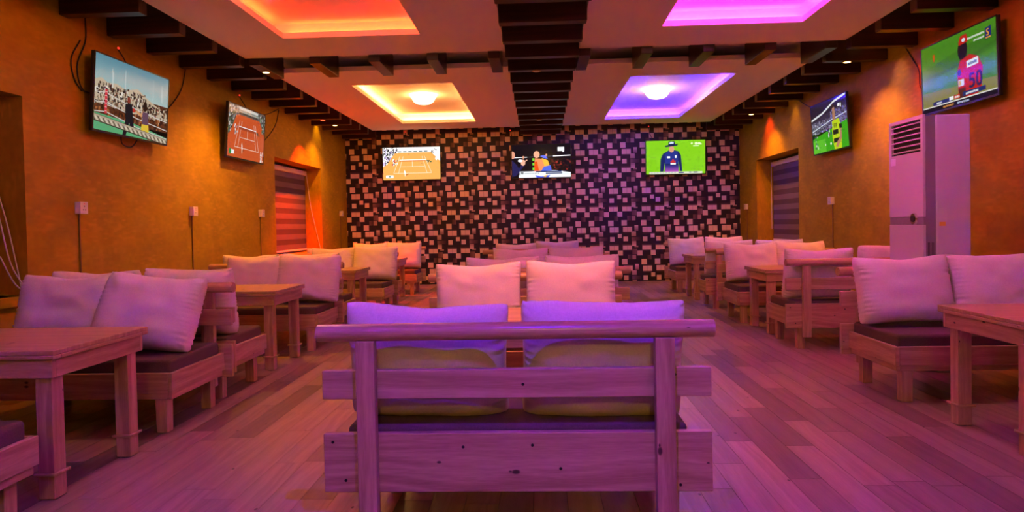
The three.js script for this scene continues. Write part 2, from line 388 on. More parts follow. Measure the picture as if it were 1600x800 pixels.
downlight(-3.48, 2.936, -11.27, true, 'lit downlight under a beam above the far left window niche');
downlight(3.53, 2.936, -7.71, true, 'lit downlight under a beam between the two right wall televisions');
downlight(3.58, 2.936, -11.27, true, 'lit downlight under a beam above the right wall window niche');
downlight(0.03, 2.936, -4.12, true, 'lit downlight under the centre row of beams above the nearest bench', CSPOT, 0.62);
downlight(-3.5, 2.936, -10.69, true, 'red downlight under a beam in front of the far left window', REDSPOT, 0.8);
downlight(3.74, 3.212, -11.5, true, 'red downlight close to the right wall above its window', REDSMALL, 0.7);
downlight(3.72, 3.212, -6.82, true, 'red downlight close to the right wall left of the near television', REDSMALL, 0.7);
downlight(-3.74, 3.212, -11.5, true, 'small gold downlight close to the left wall over the far window edge', GOLDSMALL, 0.7);
downlight(3.78, 3.212, -10.35, true, 'small gold downlight close to the right wall before its window', GOLDSMALL, 0.6);
downlight(3.76, 3.212, -7.4, true, 'small gold downlight close to the right wall between the televisions', GOLDSMALL, 0.6);
downlight(0.03, 2.936, -1.08, true, 'violet downlight under the centre row of beams behind the camera', BLUESPOT, 0.95);
downlight(0.0, 2.936, -7.71, false, 'unlit downlight under the centre row of beams, nearer one');
downlight(0.03, 2.936, -11.27, false, 'unlit downlight under the centre row of beams, farther one');

// ------------------------------------------------------------------ benches
function benchGeoParts() {
  const P = [];
  const add = (name, g, m = M.pine, kids) => P.push([name, g, m, kids]);
  const o = (axis, ou) => ({ r: 0.004, axis, ou, ov: ou * 0.61 });
  const rail = new THREE.CylinderGeometry(0.033, 0.033, 1.41, 28, 1); rail.rotateZ(Math.PI / 2); rail.scale(1, 0.95, 1.1); rail.translate(0, 0.775, 0);
  { const p = rail.attributes.position, uv = rail.attributes.uv; for (let i = 0; i < p.count; i++) uv.setXY(i, p.getX(i) + 0.3, Math.atan2(p.getY(i) - 0.775, p.getZ(i)) * 0.035); }
  add('rail', rail, M.rail);
  for (const s of [-1, 1]) add('post', box(s * 0.53 - 0.034, s * 0.53 + 0.034, 0.115, 0.748, -0.035, 0.009, o(1, 0.2 + s * 0.4)));
  add('back_slat', box(-0.7, 0.7, 0.53, 0.635, 0.01, 0.04, o(0, 1.1)), M.pine2, 'slat');
  add('back_board', box(-0.7, 0.7, 0.19, 0.405, 0.01, 0.042, o(0, 0.15)), M.pine, 'board');
  for (const s of [-1, 1]) add('side_board', box(s * 0.637 - 0.0125, s * 0.637 + 0.0125, 0.236, 0.352, 0.043, 0.66, o(2, 0.6 + s * 0.3)));
  add('front_board', box(-0.624, 0.624, 0.236, 0.352, 0.634, 0.66, o(0, 0.7)), M.pine2);
  for (const s of [-1, 1]) add('ledge', box(s * 0.625 - 0.012, s * 0.625 + 0.012, 0.2, 0.235, 0.046, 0.645, o(2, 0.9)));
  add('ledge', box(-0.612, 0.612, 0.2, 0.235, 0.62, 0.645, o(0, 0.33)));
  for (const sx of [-1, 1]) for (const z of [0.085, 0.585]) {
    const g = box(sx * 0.555 - 0.036, sx * 0.555 + 0.036, 0, 0.3, z - 0.034, z + 0.034, o(1, z + sx));
    const p = g.attributes.position; for (let i = 0; i < p.count; i++) if (p.getY(i) < 0.1) { p.setX(i, sx * 0.555 + (p.getX(i) - sx * 0.555) * 0.9); p.setZ(i, z + (p.getZ(i) - z) * 0.9); }
    add('leg', g);
  }
  for (let k = 0; k < 5; k++) add('seat_slat', box(-0.62, 0.62, 0.3, 0.318, 0.07 + k * 0.112, 0.16 + k * 0.112, o(0, k * 0.3)));
  return P;
}
const benchParts = benchGeoParts();
const screwGeo = new THREE.CylinderGeometry(0.0055, 0.0055, 0.003, 12); screwGeo.rotateX(Math.PI / 2);
const knotGeo = new THREE.CylinderGeometry(0.012, 0.012, 0.002, 16); knotGeo.rotateX(Math.PI / 2); 
function makeBench() {
  const t = thing('pine_bench', '', 'bench');
  for (const [n, g, m, kids] of benchParts) {
    const o = obj(n, g, m, t);
    if (kids) {
      const S = kids === 'slat' ? [[-0.57, 0.555], [0.03, 0.58], [0.57, 0.61]] : [[-0.665, 0.375], [-0.62, 0.235], [-0.19, 0.355], [0.06, 0.36], [0.16, 0.275], [0.585, 0.215]];
      for (const [x, y] of S) { const c = obj('screw', screwGeo, M.screw, o); c.position.set(-x, y, 0.0095); }
    }
  }
  return t;
}
// ------------------------------------------------------------------ seat pads and cushions
function padGeo(w, h, d) {
  const g = new RoundedBoxGeometry(w, h, d, 5, 0.022), m = mergeVertices(g), p = m.attributes.position;
  for (let i = 0; i < p.count; i++) {
    const u = p.getX(i) / (w / 2), v = p.getZ(i) / (d / 2);
    if (p.getY(i) > 0) p.setY(i, p.getY(i) + 0.008 * (1 - u * u) * (1 - v * v));
  }
  m.computeVertexNormals(); return uvBox(m, 0);
}
const PAD = padGeo(1.245, 0.105, 0.585);
function makePad() {
  const t = thing('seat_pad', '', 'seat pad');
  obj('cover', PAD, M.pad, t);
  const ring = []; for (const [x, z] of [[-1, -1], [1, -1], [1, 1], [-1, 1], [-1, -1]]) ring.push([x * 0.605, 0.034, z * 0.285]);
  const gs = []; for (let i = 0; i < 4; i++) gs.push(tube([ring[i], ring[i + 1]], 0.0035, 2));
  obj('piping', gs, M.pad, t);
  return t;
}
function pillowGeo(s, w, h, th) {
  const n = makeNoise(s), N = 60, geos = [];
  const ph = s * 1.7;
  for (const side of [1, -1]) {
    const pos = [], idx = [], uv = [];
    for (let j = 0; j <= N; j++) for (let i = 0; i <= N; i++) {
      let u = i / N * 2 - 1, v = j / N * 2 - 1;
      u = Math.sin(u * Math.PI / 2) * 0.35 + u * 0.65; v = Math.sin(v * Math.PI / 2) * 0.35 + v * 0.65;
      const eu = 1 - u * u, ev = 1 - v * v;
      let x = w / 2 * u * (1 - 0.035 * ev * u * u * (0.6 + n(3, s, 8, 8))) , y = h / 2 * v * (1 - 0.04 * eu * v * v); { const k = 1 - 0.035 * Math.pow(Math.abs(u * v), 8); x *= k; y *= k; }
      let z = th / 2 * Math.pow(Math.max(0, (1 - Math.pow(Math.abs(u), 3.6)) * (1 - Math.pow(Math.abs(v), 3.6))), 0.42);
      z *= 1 - 0.16 * v;
      if (v > 0) y -= 0.02 * v * v * (eu * (0.6 + 0.8 * n(u * 2 + 9, s, 16, 16)));
      const edge = Math.max(Math.pow(Math.abs(u), 9) * (1 - Math.pow(Math.abs(u), 40)), 0.4 * Math.pow(Math.abs(v), 10) * (1 - Math.pow(Math.abs(v), 40)));
      const along = Math.abs(u) > Math.abs(v) ? v : u;
      z += edge * 0.017 * Math.max(0, 1.5 * n(along * 6 + 70, s + 5, 64, 64) - 0.2) * Math.sin(along * 52 + ph + 9 * n(along * 4 + 20, s, 32, 32)) + edge * 0.006 * (n(along * 9 + 40, s + 3, 64, 64) - 0.5);
      z += (n(u * 3 + 12, v * 3 + 12, 32, 32) - 0.5) * 0.022 * eu * ev;
      const f = u * 0.8 + v * 0.6 + n(1, s, 8, 8);
      z += 0.006 * Math.sin(f * 9 + 3 * n(u * 2 + 5, v * 2 + 5, 16, 16)) * Math.pow(Math.abs(u * v), 0.8) * (eu + ev);
      if (i === 0 || j === 0 || i === N || j === N) z = 0;
      pos.push(x, y, side * Math.max(0, z)); uv.push(u * w / 2, v * h / 2);
    }
    for (let j = 0; j < N; j++) for (let i = 0; i < N; i++) {
      const a = j * (N + 1) + i, b = a + 1, c = a + N + 1, d = c + 1;
      if (side > 0) idx.push(a, b, d, a, d, c); else idx.push(a, d, b, a, c, d);
    }
    const g = new THREE.BufferGeometry(); g.setAttribute('position', new THREE.Float32BufferAttribute(pos, 3)); g.setAttribute('uv', new THREE.Float32BufferAttribute(uv, 2)); g.setIndex(idx);
    geos.push(g);
  }
  const g = mergeVertices(mergeGeometries(geos), 1e-5); g.computeVertexNormals(); return g;
}
const PILLOW = []; for (let i = 0; i < 6; i++) PILLOW.push(pillowGeo(i * 13 + 3, 0.62 + (i % 3) * 0.008, 0.47 + (i % 2) * 0.012, 0.23 + (i % 2) * 0.02));

const bench0 = makeBench(), pad0 = makePad(); let usedB = false, pCount = 0;
// name of the bench in words, x centre, z of its back rail, dir +1 faces the camera / -1 faces away, cushions [dx, dz, lean, roll, yaw, lift]
function seatSet(words, x, z, dir, group, cushions, { pads = true } = {}) {
  const turn = dir > 0 ? 0 : Math.PI;
  const b = usedB ? copy(bench0) : bench0, p = pads ? (usedB ? copy(pad0) : pad0) : null; usedB = true;
  tag(b, words.bench, 'bench', group + ' benches'); b.position.set(x, 0, z); b.rotation.set(0, turn, 0);
  if (p) { tag(p, words.pad, 'seat pad', group + ' seat pads'); p.position.set(x, 0.371, z + dir * 0.343); p.rotation.set(0, turn, 0); }
  cushions.forEach((c, i) => {
    const [dx, dz = 0, lean = 13, roll = 0, yaw = 0, lift = 0] = c;
    const k = pCount++;
    const m = obj('back_cushion', PILLOW[(k * 5 + 2) % 6], M.linen);
    tag(m, words.cushions[i], 'cushion', group + ' cushions');
    const R = Math.PI / 180;
    m.rotation.order = 'YXZ'; m.rotation.set(-lean * R, turn + yaw * R, roll * R);
    m.position.set(x + dx, 0.44 + lift + 0.228, z + dir * (0.172 + dz));
  });
}
const L = 'left wall row', C = 'centre row', Rr = 'right wall row';
const W = (bench, pad, a, b) => ({ bench, pad, cushions: [a, b] });
// centre
seatSet(W('nearest pine bench in the centre, seen from its back', 'dark brown seat pad on the nearest centre bench',
  'violet lit left cushion on the nearest centre bench', 'violet lit right cushion on the nearest centre bench'), -0.1, -2.35, -1, C, [[-0.34, 0.035, 14, 1.5, 0, -0.03], [0.33, 0.035, 14, 0.5, 0, -0.035]]);
seatSet(W('second centre bench, facing the camera with two full pink lit cushions', 'brown seat pad hidden under the two full pink lit centre cushions',
  'full pink lit cushion left of the gap on second centre bench', 'full pink lit cushion right of the gap on second centre bench'), -0.115, -4.83, 1, C, [[-0.32, 0.04, 12, 1], [0.325, 0.04, 12, -1]]);
seatSet(W('third centre bench, its rail end showing right of the pink cushions', 'seat pad of the third centre bench behind its back slat',
  'left cushion of third centre bench, top edge above the full pink one', 'right cushion of third centre bench with a dipped top edge'), 0.02, -5.36, -1, C, [[-0.33, 0.0, 11, 0], [0.325, 0.0, 11, 0]]);
seatSet(W('fourth centre bench, facing the camera behind the third', 'seat pad of the fourth centre bench',
  'left upright cushion of the fourth centre bench', 'right upright cushion of the fourth centre bench'), 0.1, -7.7, 1, C, [[-0.32, 0.03, 11, 0], [0.31, 0.03, 11, 0]]);
seatSet(W('farthest centre bench near the patterned wall', 'seat pad of the farthest centre bench',
  'left cushion of the farthest centre bench, low orange top edge', 'right cushion of the farthest centre bench, peaked top edge'), -0.12, -9.5, -1, C, [[-0.22, 0, 11, 0], [0.37, 0, 11, 0, 0, 0.02]]);
// left wall
seatSet(W('corner of a bench at the lower left edge of the picture', 'seat pad of the bench at the lower left edge', '', ''), -2.66, -1.88, -1, L, [], { pads: true });
seatSet(W('nearest left wall bench facing the camera beside the large table', 'dark seat pad on the nearest left wall bench, wide top showing',
  'greyish violet cushion at the far left on nearest left bench', 'bright pink tilted cushion at the aisle end of nearest left bench'), -2.74, -4.3, 1, L, [[-0.29, 0.03, 14, -1], [0.33, 0.16, 24, -6, 3, 0]]);
seatSet(W('left wall bench set back to back behind the nearest left bench', 'seat pad on the left bench facing the second left table',
  'left wall cushion peeping over the greyish violet one', 'cushion with gathered side behind the bright pink tilted cushion'), -2.78, -4.37, -1, L, [[-0.33, 0.0, 10, 0], [0.33, 0.0, 10, 1]]);
seatSet(W('left wall bench facing the camera behind the second left table', 'seat pad on the left bench behind the second left table',
  'mauve cushion against the wall behind the second left table', 'mauve cushion at the aisle end behind the second left table'), -2.74, -6.76, 1, L, [[-0.13, 0.03, 13, 0], [0.42, 0.06, 14, -2]]);
seatSet(W('left bench facing the far wall behind the mauve cushions', 'seat pad on the left bench facing the third left table',
  'wall side cushion of the left bench facing the third table', 'aisle side cushion edge behind the mauve cushion'), -2.78, -6.86, -1, L, [[-0.33, 0, 10], [0.33, 0, 10]]);
seatSet(W('left wall bench facing the camera behind the third left table', 'seat pad on the left bench behind the third left table',
  'orange lit cushion under the far left window blind', 'orange lit cushion with puckered side behind the third left table'), -2.72, -9.33, 1, L, [[-0.17, 0.03, 12], [0.43, 0.06, 13, -1]]);
seatSet(W('left bench facing the patterned wall beside the farthest left table', 'seat pad of the left bench beside the farthest left table',
  'wall side cushion of left bench beside the farthest table', 'aisle side cushion of left bench beside the farthest table'), -2.78, -9.43, -1, L, [[-0.33, 0, 10, 0, 0, -0.02], [0.31, 0, 10, 0, 0, -0.02]]);
seatSet(W('farthest left bench in front of the patterned wall', 'dark seat pad of the farthest left bench by the patterned wall',
  'wall side cushion of the farthest left bench', 'brown orange cushion against the patterned wall on the left'), -2.76, -11.86, 1, L, [[-0.26, 0.03, 12], [0.35, 0.04, 12]]);
// right wall
seatSet(W('nearest right bench facing the camera beside the air conditioner', 'dark seat pad on the nearest right bench',
  'pink cushion at the aisle end of the nearest right bench', 'pink cushion below the air conditioner on the nearest right bench'), 2.83, -4.82, 1, Rr, [[-0.37, 0.06, 13, 1], [0.25, 0.04, 12]]);
seatSet(W('right bench seen from its back with reddish rail beyond the nearest right bench', 'seat pad on the right bench seen from its back',
  'cushion behind the reddish rail of the right bench seen from behind', 'cushion beside the air conditioner behind the reddish rail'), 2.87, -5.93, -1, Rr, [[-0.36, 0.0, 10], [0.32, 0, 10, -4, 0, 0.03]]);
seatSet(W('right bench facing the camera behind the second right table', 'seat pad on the right bench behind the second right table',
  'mauve cushion at the aisle end behind the second right table', 'cushion under the right window blind behind the second right table'), 2.85, -8.17, 1, Rr, [[-0.35, 0.06, 13, 1], [0.22, 0.03, 12]]);
seatSet(W('right bench with open back slats beside the farthest right table', 'seat pad of the right bench with open back slats',
  'pale edged cushion behind open back slats on the right', 'wall side cushion of the right bench with open back slats'), 2.87, -8.76, -1, Rr, [[-0.36, 0, 10, 0, 0, 0.01], [0.3, 0, 10]]);
seatSet(W('farthest right bench in front of the patterned wall', 'dark seat pad of the farthest right bench by the patterned wall',
  'pink cushion leaning at the aisle end of the farthest right bench', 'cushion in the right back corner by the patterned wall'), 2.84, -11.5, 1, Rr, [[-0.36, 0.05, 13, 2], [0.27, 0.03, 12]]);

// ------------------------------------------------------------------ tables
function makeTable() {
  const t = thing('pine_table', '', 'table');
  const o = (axis, ou) => ({ r: 0.004, axis, ou, ov: ou * 0.43 });
  const top = obj('tabletop', box(-0.65, 0.65, 0.636, 0.657, -0.34, 0.34, o(0, 0.2)), M.pine2, t);
  obj('edge_trim', [box(-0.65, 0.65, 0.618, 0.636, -0.34, -0.29, o(0, 0.5)), box(-0.65, 0.65, 0.618, 0.636, 0.29, 0.34, o(0, 0.8)), box(-0.65, -0.6, 0.618, 0.636, -0.29, 0.29, o(2, 0.1)), box(0.6, 0.65, 0.618, 0.636, -0.29, 0.29, o(2, 0.3))], M.pine, t);
  for (const s of [-1, 1]) {
    obj('apron', box(-0.63, 0.63, 0.535, 0.618, s * 0.311 - 0.011, s * 0.311 + 0.011, o(0, 0.4 + s * 0.2)), M.pine, t);
    obj('apron', box(s * 0.619 - 0.011, s * 0.619 + 0.011, 0.535, 0.618, -0.3, 0.3, o(2, 0.9 + s * 0.2)), M.pine, t);
  }
  for (const sx of [-1, 1]) for (const sz of [-1, 1]) {
    const x = sx * 0.57, z = sz * 0.263;
    const leg = obj('leg', box(x - 0.037, x + 0.037, 0.004, 0.618, z - 0.036, z + 0.036, o(1, sx * 0.3 + sz * 0.7)), M.pine, t);
    const b = (x0, x1, z0, z1) => box(x0, x1, 0.108, 0.121, z0, z1, { r: 0.004, axis: 0 });
    obj('collar', [b(x - 0.05, x + 0.05, z - 0.05, z - 0.036), b(x - 0.05, x + 0.05, z + 0.036, z + 0.05), b(x - 0.05, x - 0.037, z - 0.036, z + 0.036), b(x + 0.037, x + 0.05, z - 0.036, z + 0.036)], M.pine2, leg);
    const f = new THREE.CylinderGeometry(0.028, 0.028, 0.004, 12); f.translate(x, 0.002, z); obj('foot_pad', f, M.black, leg);
  }
  return t;
}
const table0 = makeTable();
[[-2.72, -3.05, 'large near pine table at the left edge of the picture'], [-2.8, -5.605, 'second pine table along the left wall, behind the tilted pink cushion'], [-2.84, -8.1, 'third pine table along the left wall, in line with the window'], [-2.87, -10.66, 'farthest small looking pine table on the left before the patterned wall'],
  [2.885, -3.48, 'near pine table at the right edge of the picture'], [2.9, -7.05, 'second pine table along the right wall, beyond the reddish rail'], [2.87, -10.1, 'farthest pine table on the right before the patterned wall'], [-0.05, -3.62, 'centre pine table hidden behind the nearest bench, a strip of top showing']].forEach(([x, z, label], i) => {
  const t = i ? copy(table0) : table0; tag(t, label, 'table', 'pine tables between the benches'); t.position.set(x, 0, z);
});

// ------------------------------------------------------------------ televisions
function canvasTex(fn, w = 768, h = 432) {
  const c = document.createElement('canvas'); c.width = w; c.height = h; const g = c.getContext('2d'); fn(g, w, h);
  const t = new THREE.CanvasTexture(c); t.colorSpace = THREE.SRGBColorSpace; return t;
}
function crowd(g, x0, y0, x1, y1, n, cols, s = 6) { let q = 99; const r = () => { q = (q * 1664525 + 1013904223) >>> 0; return q / 4294967296; }; for (let i = 0; i < n; i++) { g.fillStyle = cols[Math.floor(r() * cols.length)]; g.fillRect(x0 + r() * (x1 - x0), y0 + r() * (y1 - y0), s * (0.5 + r()), s * (0.6 + r() * 1.2)); } }
const scrawl = (g, col, x, y, w, h, k) => { g.fillStyle = col; let q = 17 + k; for (let i = x; i < x + w;) { q = (q * 1664525 + 1013904223) >>> 0; const a = h * (0.25 + (q % 100) / 260); g.fillRect(i, y - h + (q % 3), a, h); i += a + h * 0.22; } };
const poly = (g, col, pts) => { g.fillStyle = col; g.beginPath(); pts.forEach(([x, y], i) => i ? g.lineTo(x, y) : g.moveTo(x, y)); g.closePath(); g.fill(); };
const line = (g, col, w, pts) => { g.strokeStyle = col; g.lineWidth = w; g.beginPath(); pts.forEach(([x, y], i) => i ? g.lineTo(x, y) : g.moveTo(x, y)); g.stroke(); };
const ell = (g, col, x, y, a, b) => { g.fillStyle = col; g.beginPath(); g.ellipse(x, y, a, b, 0, 0, Math.PI * 2); g.fill(); };
function tennis(pale) {
  return (g, w, h) => {
    g.fillStyle = pale ? '#dc9a48' : '#d1562a'; g.fillRect(0, 0, w, h);
    poly(g, pale ? '#e9e4dc' : '#5c5a58', [[0, 0], [w, 0], [w, 190], [650, 70], [200, 70], [0, 260]]);
    crowd(g, 0, 0, 200, 90, 130, pale ? ['#1c1c26', '#fff', '#9a8fb8', '#333'] : ['#222', '#cfc8c0', '#55704f', '#7b8490'], 14);
    crowd(g, 0, 90, 110, 220, 90, pale ? ['#1c1c26', '#fff', '#b7a0d0'] : ['#222', '#cfc8c0', '#55704f'], 14);
    crowd(g, 650, 10, w, 60, 60, pale ? ['#fff', '#ece6e6', '#444'] : ['#222', '#cfc8c0', '#6f8a6a'], 12); crowd(g, 700, 60, w, 160, 50, pale ? ['#fff', '#f1ecec'] : ['#333', '#b9c3b4', '#55704f'], 12);
    g.fillStyle = pale ? '#fbf7ff' : '#cfd2cc'; g.fillRect(210, 4, 400, 24); g.fillStyle = pale ? '#f4f0ff' : '#9aa39a'; g.fillRect(200, 32, 430, 16);
    for (let i = 0; i < 6; i++) { g.fillStyle = pale ? '#365a50' : '#1f2926'; g.fillRect(205 + i * 70, 50, 46, 12); }
    poly(g, pale ? '#e0a050' : '#d6592c', [[160, 78], [640, 78], [730, 200], [768, 240], [768, 432], [0, 432], [0, 300]]);
    const wc = '#fff3e2';
    line(g, wc, 4, [[230, 120], [140, 345]]); line(g, wc, 4, [[275, 120], [205, 345]]); line(g, wc, 4, [[525, 120], [590, 345]]); line(g, wc, 4, [[560, 120], [650, 345]]);
    line(g, wc, 4, [[140, 345], [650, 345]]); line(g, wc, 4, [[245, 258], [555, 258]]); line(g, wc, 4, [[395, 165], [395, 258]]);
    g.fillStyle = pale ? 'rgba(190,110,60,.6)' : 'rgba(140,60,40,.6)'; g.fillRect(225, 168, 350, 24); line(g, '#ffffff', 7, [[222, 168], [578, 168]]);
    crowd(g, 120, 150, 190, 220, 24, ['#fff', '#2c4a40', '#ddd', '#c23b2a'], 14); crowd(g, 585, 165, 640, 195, 8, ['#fff', '#2f5a42', '#222'], 14);
    ell(g, '#e8d2bc', 288, 308, 6, 8); poly(g, '#fff', [[278, 314], [298, 318], [302, 352], [284, 352]]); poly(g, '#f0d9c0', [[286, 352], [301, 352], [298, 390], [290, 390]]); poly(g, '#9a3f1d', [[300, 366], [340, 352], [346, 356], [310, 374]]);
    g.fillStyle = '#fff'; g.fillRect(36, 372, 100, 34); ell(g, pale ? '#3c6a55' : '#1d8a46', pale ? 86 : 58, 389, pale ? 14 : 24, pale ? 9 : 24);
    if (!pale) crowd(g, 690, 330, 750, 432, 40, ['#fff', '#eee'], 10);
  };
}
const screens = {
  boxing(g, w, h) {
    const s = g.createLinearGradient(0, 0, 0, 200); s.addColorStop(0, '#5b8fa0'); s.addColorStop(1, '#b5cdc8'); g.fillStyle = s; g.fillRect(0, 0, w, 220);
    g.fillStyle = '#5a3422'; g.fillRect(0, 190, w, 170);
    poly(g, '#c8b69c', [[0, 150], [60, 130], [120, 150], [200, 140], [300, 160], [420, 130], [520, 170], [620, 200], [768, 235], [768, 300], [0, 280]]);
    crowd(g, 0, 150, 500, 270, 420, ['#c8b8a0', '#20181a', '#6b4a38', '#a08a70', '#e8e0d4', '#3a2c2a', '#2a1c1a'], 12); crowd(g, 470, 200, w, 300, 180, ['#c8b8a0', '#2a1c18', '#8a5a38', '#4a3026'], 12);
    crowd(g, 0, 280, w, 350, 160, ['#7a3f20', '#5a2c18', '#a8663a', '#3c2014'], 16);
    for (const [x, y] of [[160, 60], [170, 80], [290, 40], [590, 40], [690, 60], [700, 80]]) line(g, '#dfe8e6', 4, [[x, y], [x, 170]]);
    poly(g, '#5fae78', [[0, 335], [400, 350], [768, 395], [768, 432], [0, 432]]);
    for (const y of [220, 275, 330]) line(g, '#d6cfc6', 6, [[0, y], [110, y - 10], [430, y + 40], [768, y + 70]]);
    line(g, '#d93a44', 22, [[108, 190], [108, 330]]); for (let i = 0; i < 6; i++) line(g, '#f4d8d8', 3, [[98, 205 + i * 22], [118, 205 + i * 22]]);
    // two boxers
    ell(g, '#8a3b2c', 330, 215, 16, 20); poly(g, '#1d1a20', [[296, 240], [364, 236], [378, 330], [400, 400], [360, 400], [340, 350], [310, 432], [276, 432], [300, 340]]); ell(g, '#c7352c', 384, 268, 15, 13);
    ell(g, '#2a1a14', 505, 225, 22, 32); poly(g, '#6a4a5c', [[478, 262], [540, 260], [548, 345], [476, 345]]); poly(g, '#d99b6a', [[484, 252], [470, 300], [400, 272], [404, 262], [462, 276]]); poly(g, '#e8c53c', [[472, 340], [548, 338], [556, 396], [520, 400], [508, 372], [494, 404], [462, 400]]); poly(g, '#c98f5e', [[520, 398], [548, 396], [570, 432], [544, 432]]);
    // rope
    line(g, '#3a3128', 42, [[0, 362], [384, 392], [768, 424]]); line(g, '#b9a88e', 34, [[0, 360], [384, 390], [768, 422]]);
    for (let i = 0; i < 34; i++) line(g, i % 2 ? '#e2d6c0' : '#4d4236', 7, [[i * 24 - 12, 352 + i * 1.9], [i * 24 + 14, 378 + i * 1.9]]);
  },
  clayOrange: tennis(false), clayPale: tennis(true),
  wrestle(g, w, h) {
    g.fillStyle = '#120c14'; g.fillRect(0, 0, w, h); crowd(g, 480, 190, w, 330, 70, ['#3a1216', '#561c1e', '#2a1218', '#8c2a26'], 16);
    line(g, '#e9eef0', 10, [[20, 168], [200, 164]]); line(g, '#6c7078', 4, [[200, 164], [540, 156]]); line(g, '#ffffff', 12, [[540, 156], [768, 150]]);
    poly(g, '#dfe6ea', [[100, 432], [120, 366], [300, 346], [560, 340], [768, 372], [768, 432]]);
    ell(g, '#e8a888', 325, 132, 40, 46); poly(g, '#e58a58', [[300, 180], [400, 190], [440, 340], [330, 350], [296, 250]]);
    poly(g, '#e24a16', [[290, 232], [330, 222], [352, 340], [290, 352]]); poly(g, '#f0b23c', [[390, 180], [470, 210], [500, 300], [430, 300]]); poly(g, '#5a6ae0', [[370, 150], [440, 140], [470, 190], [410, 180]]); poly(g, '#4a62d8', [[420, 290], [505, 275], [520, 345], [380, 350]]); ell(g, '#e09a78', 452, 140, 12, 14);
    ell(g, '#d8957a', 10, 135, 30, 50); poly(g, '#23204e', [[0, 200], [60, 260], [90, 310], [130, 250], [160, 275], [60, 400], [0, 420]]); ell(g, '#e8ad92', 145, 235, 30, 40); ell(g, '#f4f0f4', 108, 210, 30, 18); line(g, '#e8ad92', 14, [[150, 230], [200, 200]]); ell(g, '#d8957a', 150, 165, 14, 18);
    for (let i = 0; i < 3; i++) { g.fillStyle = '#6fcf3c'; g.fillRect(268, 180 + i * 60, 26, 34); }
    g.fillStyle = '#f4f6f8'; g.fillRect(600, 40, 86, 52); g.fillRect(662, 92, 20, 12); g.fillStyle = '#c7ccd2'; g.fillRect(612, 54, 62, 6); g.fillRect(612, 68, 62, 6);
    g.fillStyle = 'rgba(235,240,244,.92)'; g.fillRect(96, 350, 560, 42); g.fillStyle = '#1a2a5c'; g.fillRect(310, 348, 340, 16); g.fillRect(440, 372, 215, 14); g.fillStyle = '#111'; g.fillRect(114, 360, 34, 12); g.fillRect(118, 376, 30, 10); for (let i = 0; i < 9; i++) g.fillRect(165 + i * 22, 374, 12, 8);
    g.fillStyle = '#eef3f4'; g.fillRect(88, 396, 680, 36); poly(g, '#4a5ad8', [[300, 400], [380, 420], [500, 400], [480, 432], [320, 432]]); poly(g, '#e8b24a', [[400, 420], [470, 392], [440, 432]]);
  },
  cricketer(g, w, h) {
    g.fillStyle = '#86d01e'; g.fillRect(0, 0, w, h); crowd(g, 0, 180, w, h, 60, ['#8ad424', '#80c81c'], 40);
    poly(g, '#1b2560', [[290, 130], [340, 118], [420, 140], [452, 190], [470, 400], [440, 400], [420, 260], [420, 410], [240, 410], [246, 280], [222, 400], [182, 400], [188, 240], [220, 170]]);
    poly(g, '#27348a', [[290, 130], [410, 140], [420, 300], [250, 300], [240, 180]]);
    const P = g.createLinearGradient(0, 320, 0, 410); P.addColorStop(0, '#2a2a78'); P.addColorStop(1, '#c25ac0'); g.fillStyle = P; g.fillRect(244, 320, 178, 90);
    ell(g, '#d9a080', 332, 112, 34, 42); poly(g, '#1a2350', [[248, 66], [290, 58], [294, 12], [372, 10], [380, 50], [416, 44], [404, 68], [330, 76], [252, 84]]); poly(g, '#cfe0f4', [[300, 28], [330, 16], [366, 26], [356, 42], [306, 44]]);
    g.fillStyle = '#fff'; g.fillRect(272, 204, 40, 24); g.fillRect(374, 190, 22, 36); poly(g, '#c8323c', [[350, 232], [382, 286], [320, 286]]); ell(g, '#c8323c', 332, 276, 16, 16); ell(g, '#c8323c', 368, 276, 16, 16); g.fillStyle = '#f4f4f8'; g.fillRect(316, 292, 70, 18);
    g.fillStyle = '#dfe2c8'; g.fillRect(40, 404, 690, 28); g.fillStyle = '#2a3a78'; g.fillRect(420, 410, 70, 14); g.fillRect(560, 408, 24, 14); g.fillRect(616, 408, 52, 14); g.fillStyle = '#8da0b0'; for (let i = 0; i < 9; i++) g.fillRect(60 + i * 38, 412, 24, 8);
    g.fillStyle = '#f4ffe0'; g.font = 'bold 30px sans-serif'; ell(g, '#eaffc8', 595, 42, 14, 12); ell(g, '#eaffc8', 650, 44, 18, 18); ell(g, '#eaffc8', 690, 44, 22, 14); g.fillRect(612, 68, 74, 12); g.fillRect(700, 46, 26, 12);
  },
  football(g, w, h) {
    g.fillStyle = '#3f3347'; g.fillRect(0, 0, w, 250); poly(g, '#2b2233', [[0, 0], [w, 0], [w, 60], [0, 150]]);
    line(g, '#eef0f4', 18, [[0, 130], [260, 96], [520, 30], [760, 4]]); crowd(g, 0, 150, w, 250, 900, ['#6d6288', '#8e86a8', '#4a3f5c', '#b9b2cc', '#352a44'], 9); crowd(g, 420, 90, w, 240, 500, ['#7a70c0', '#8e86a8', '#4a3f5c'], 9);
    line(g, '#e6f0ff', 7, [[0, 232], [430, 176], [w, 150]]); g.fillStyle = '#3aa81c'; poly(g, '#3fae1e', [[0, 300], [w, 210], [w, h], [0, h]]); g.fillStyle = '#62c832'; g.fillRect(0, 320, 290, 112);
    ell(g, '#3c2a22', 500, 70, 26, 32); poly(g, '#b78464', [[478, 78], [524, 78], [530, 190], [470, 190]]);
    poly(g, '#c8e024', [[455, 190], [600, 180], [640, 270], [620, 432], [470, 432], [440, 330]]); g.fillStyle = '#23241c'; g.fillRect(462, 268, 108, 40); g.fillRect(466, 340, 140, 36); poly(g, '#1e1f18', [[590, 230], [650, 236], [650, 270], [600, 276]]);
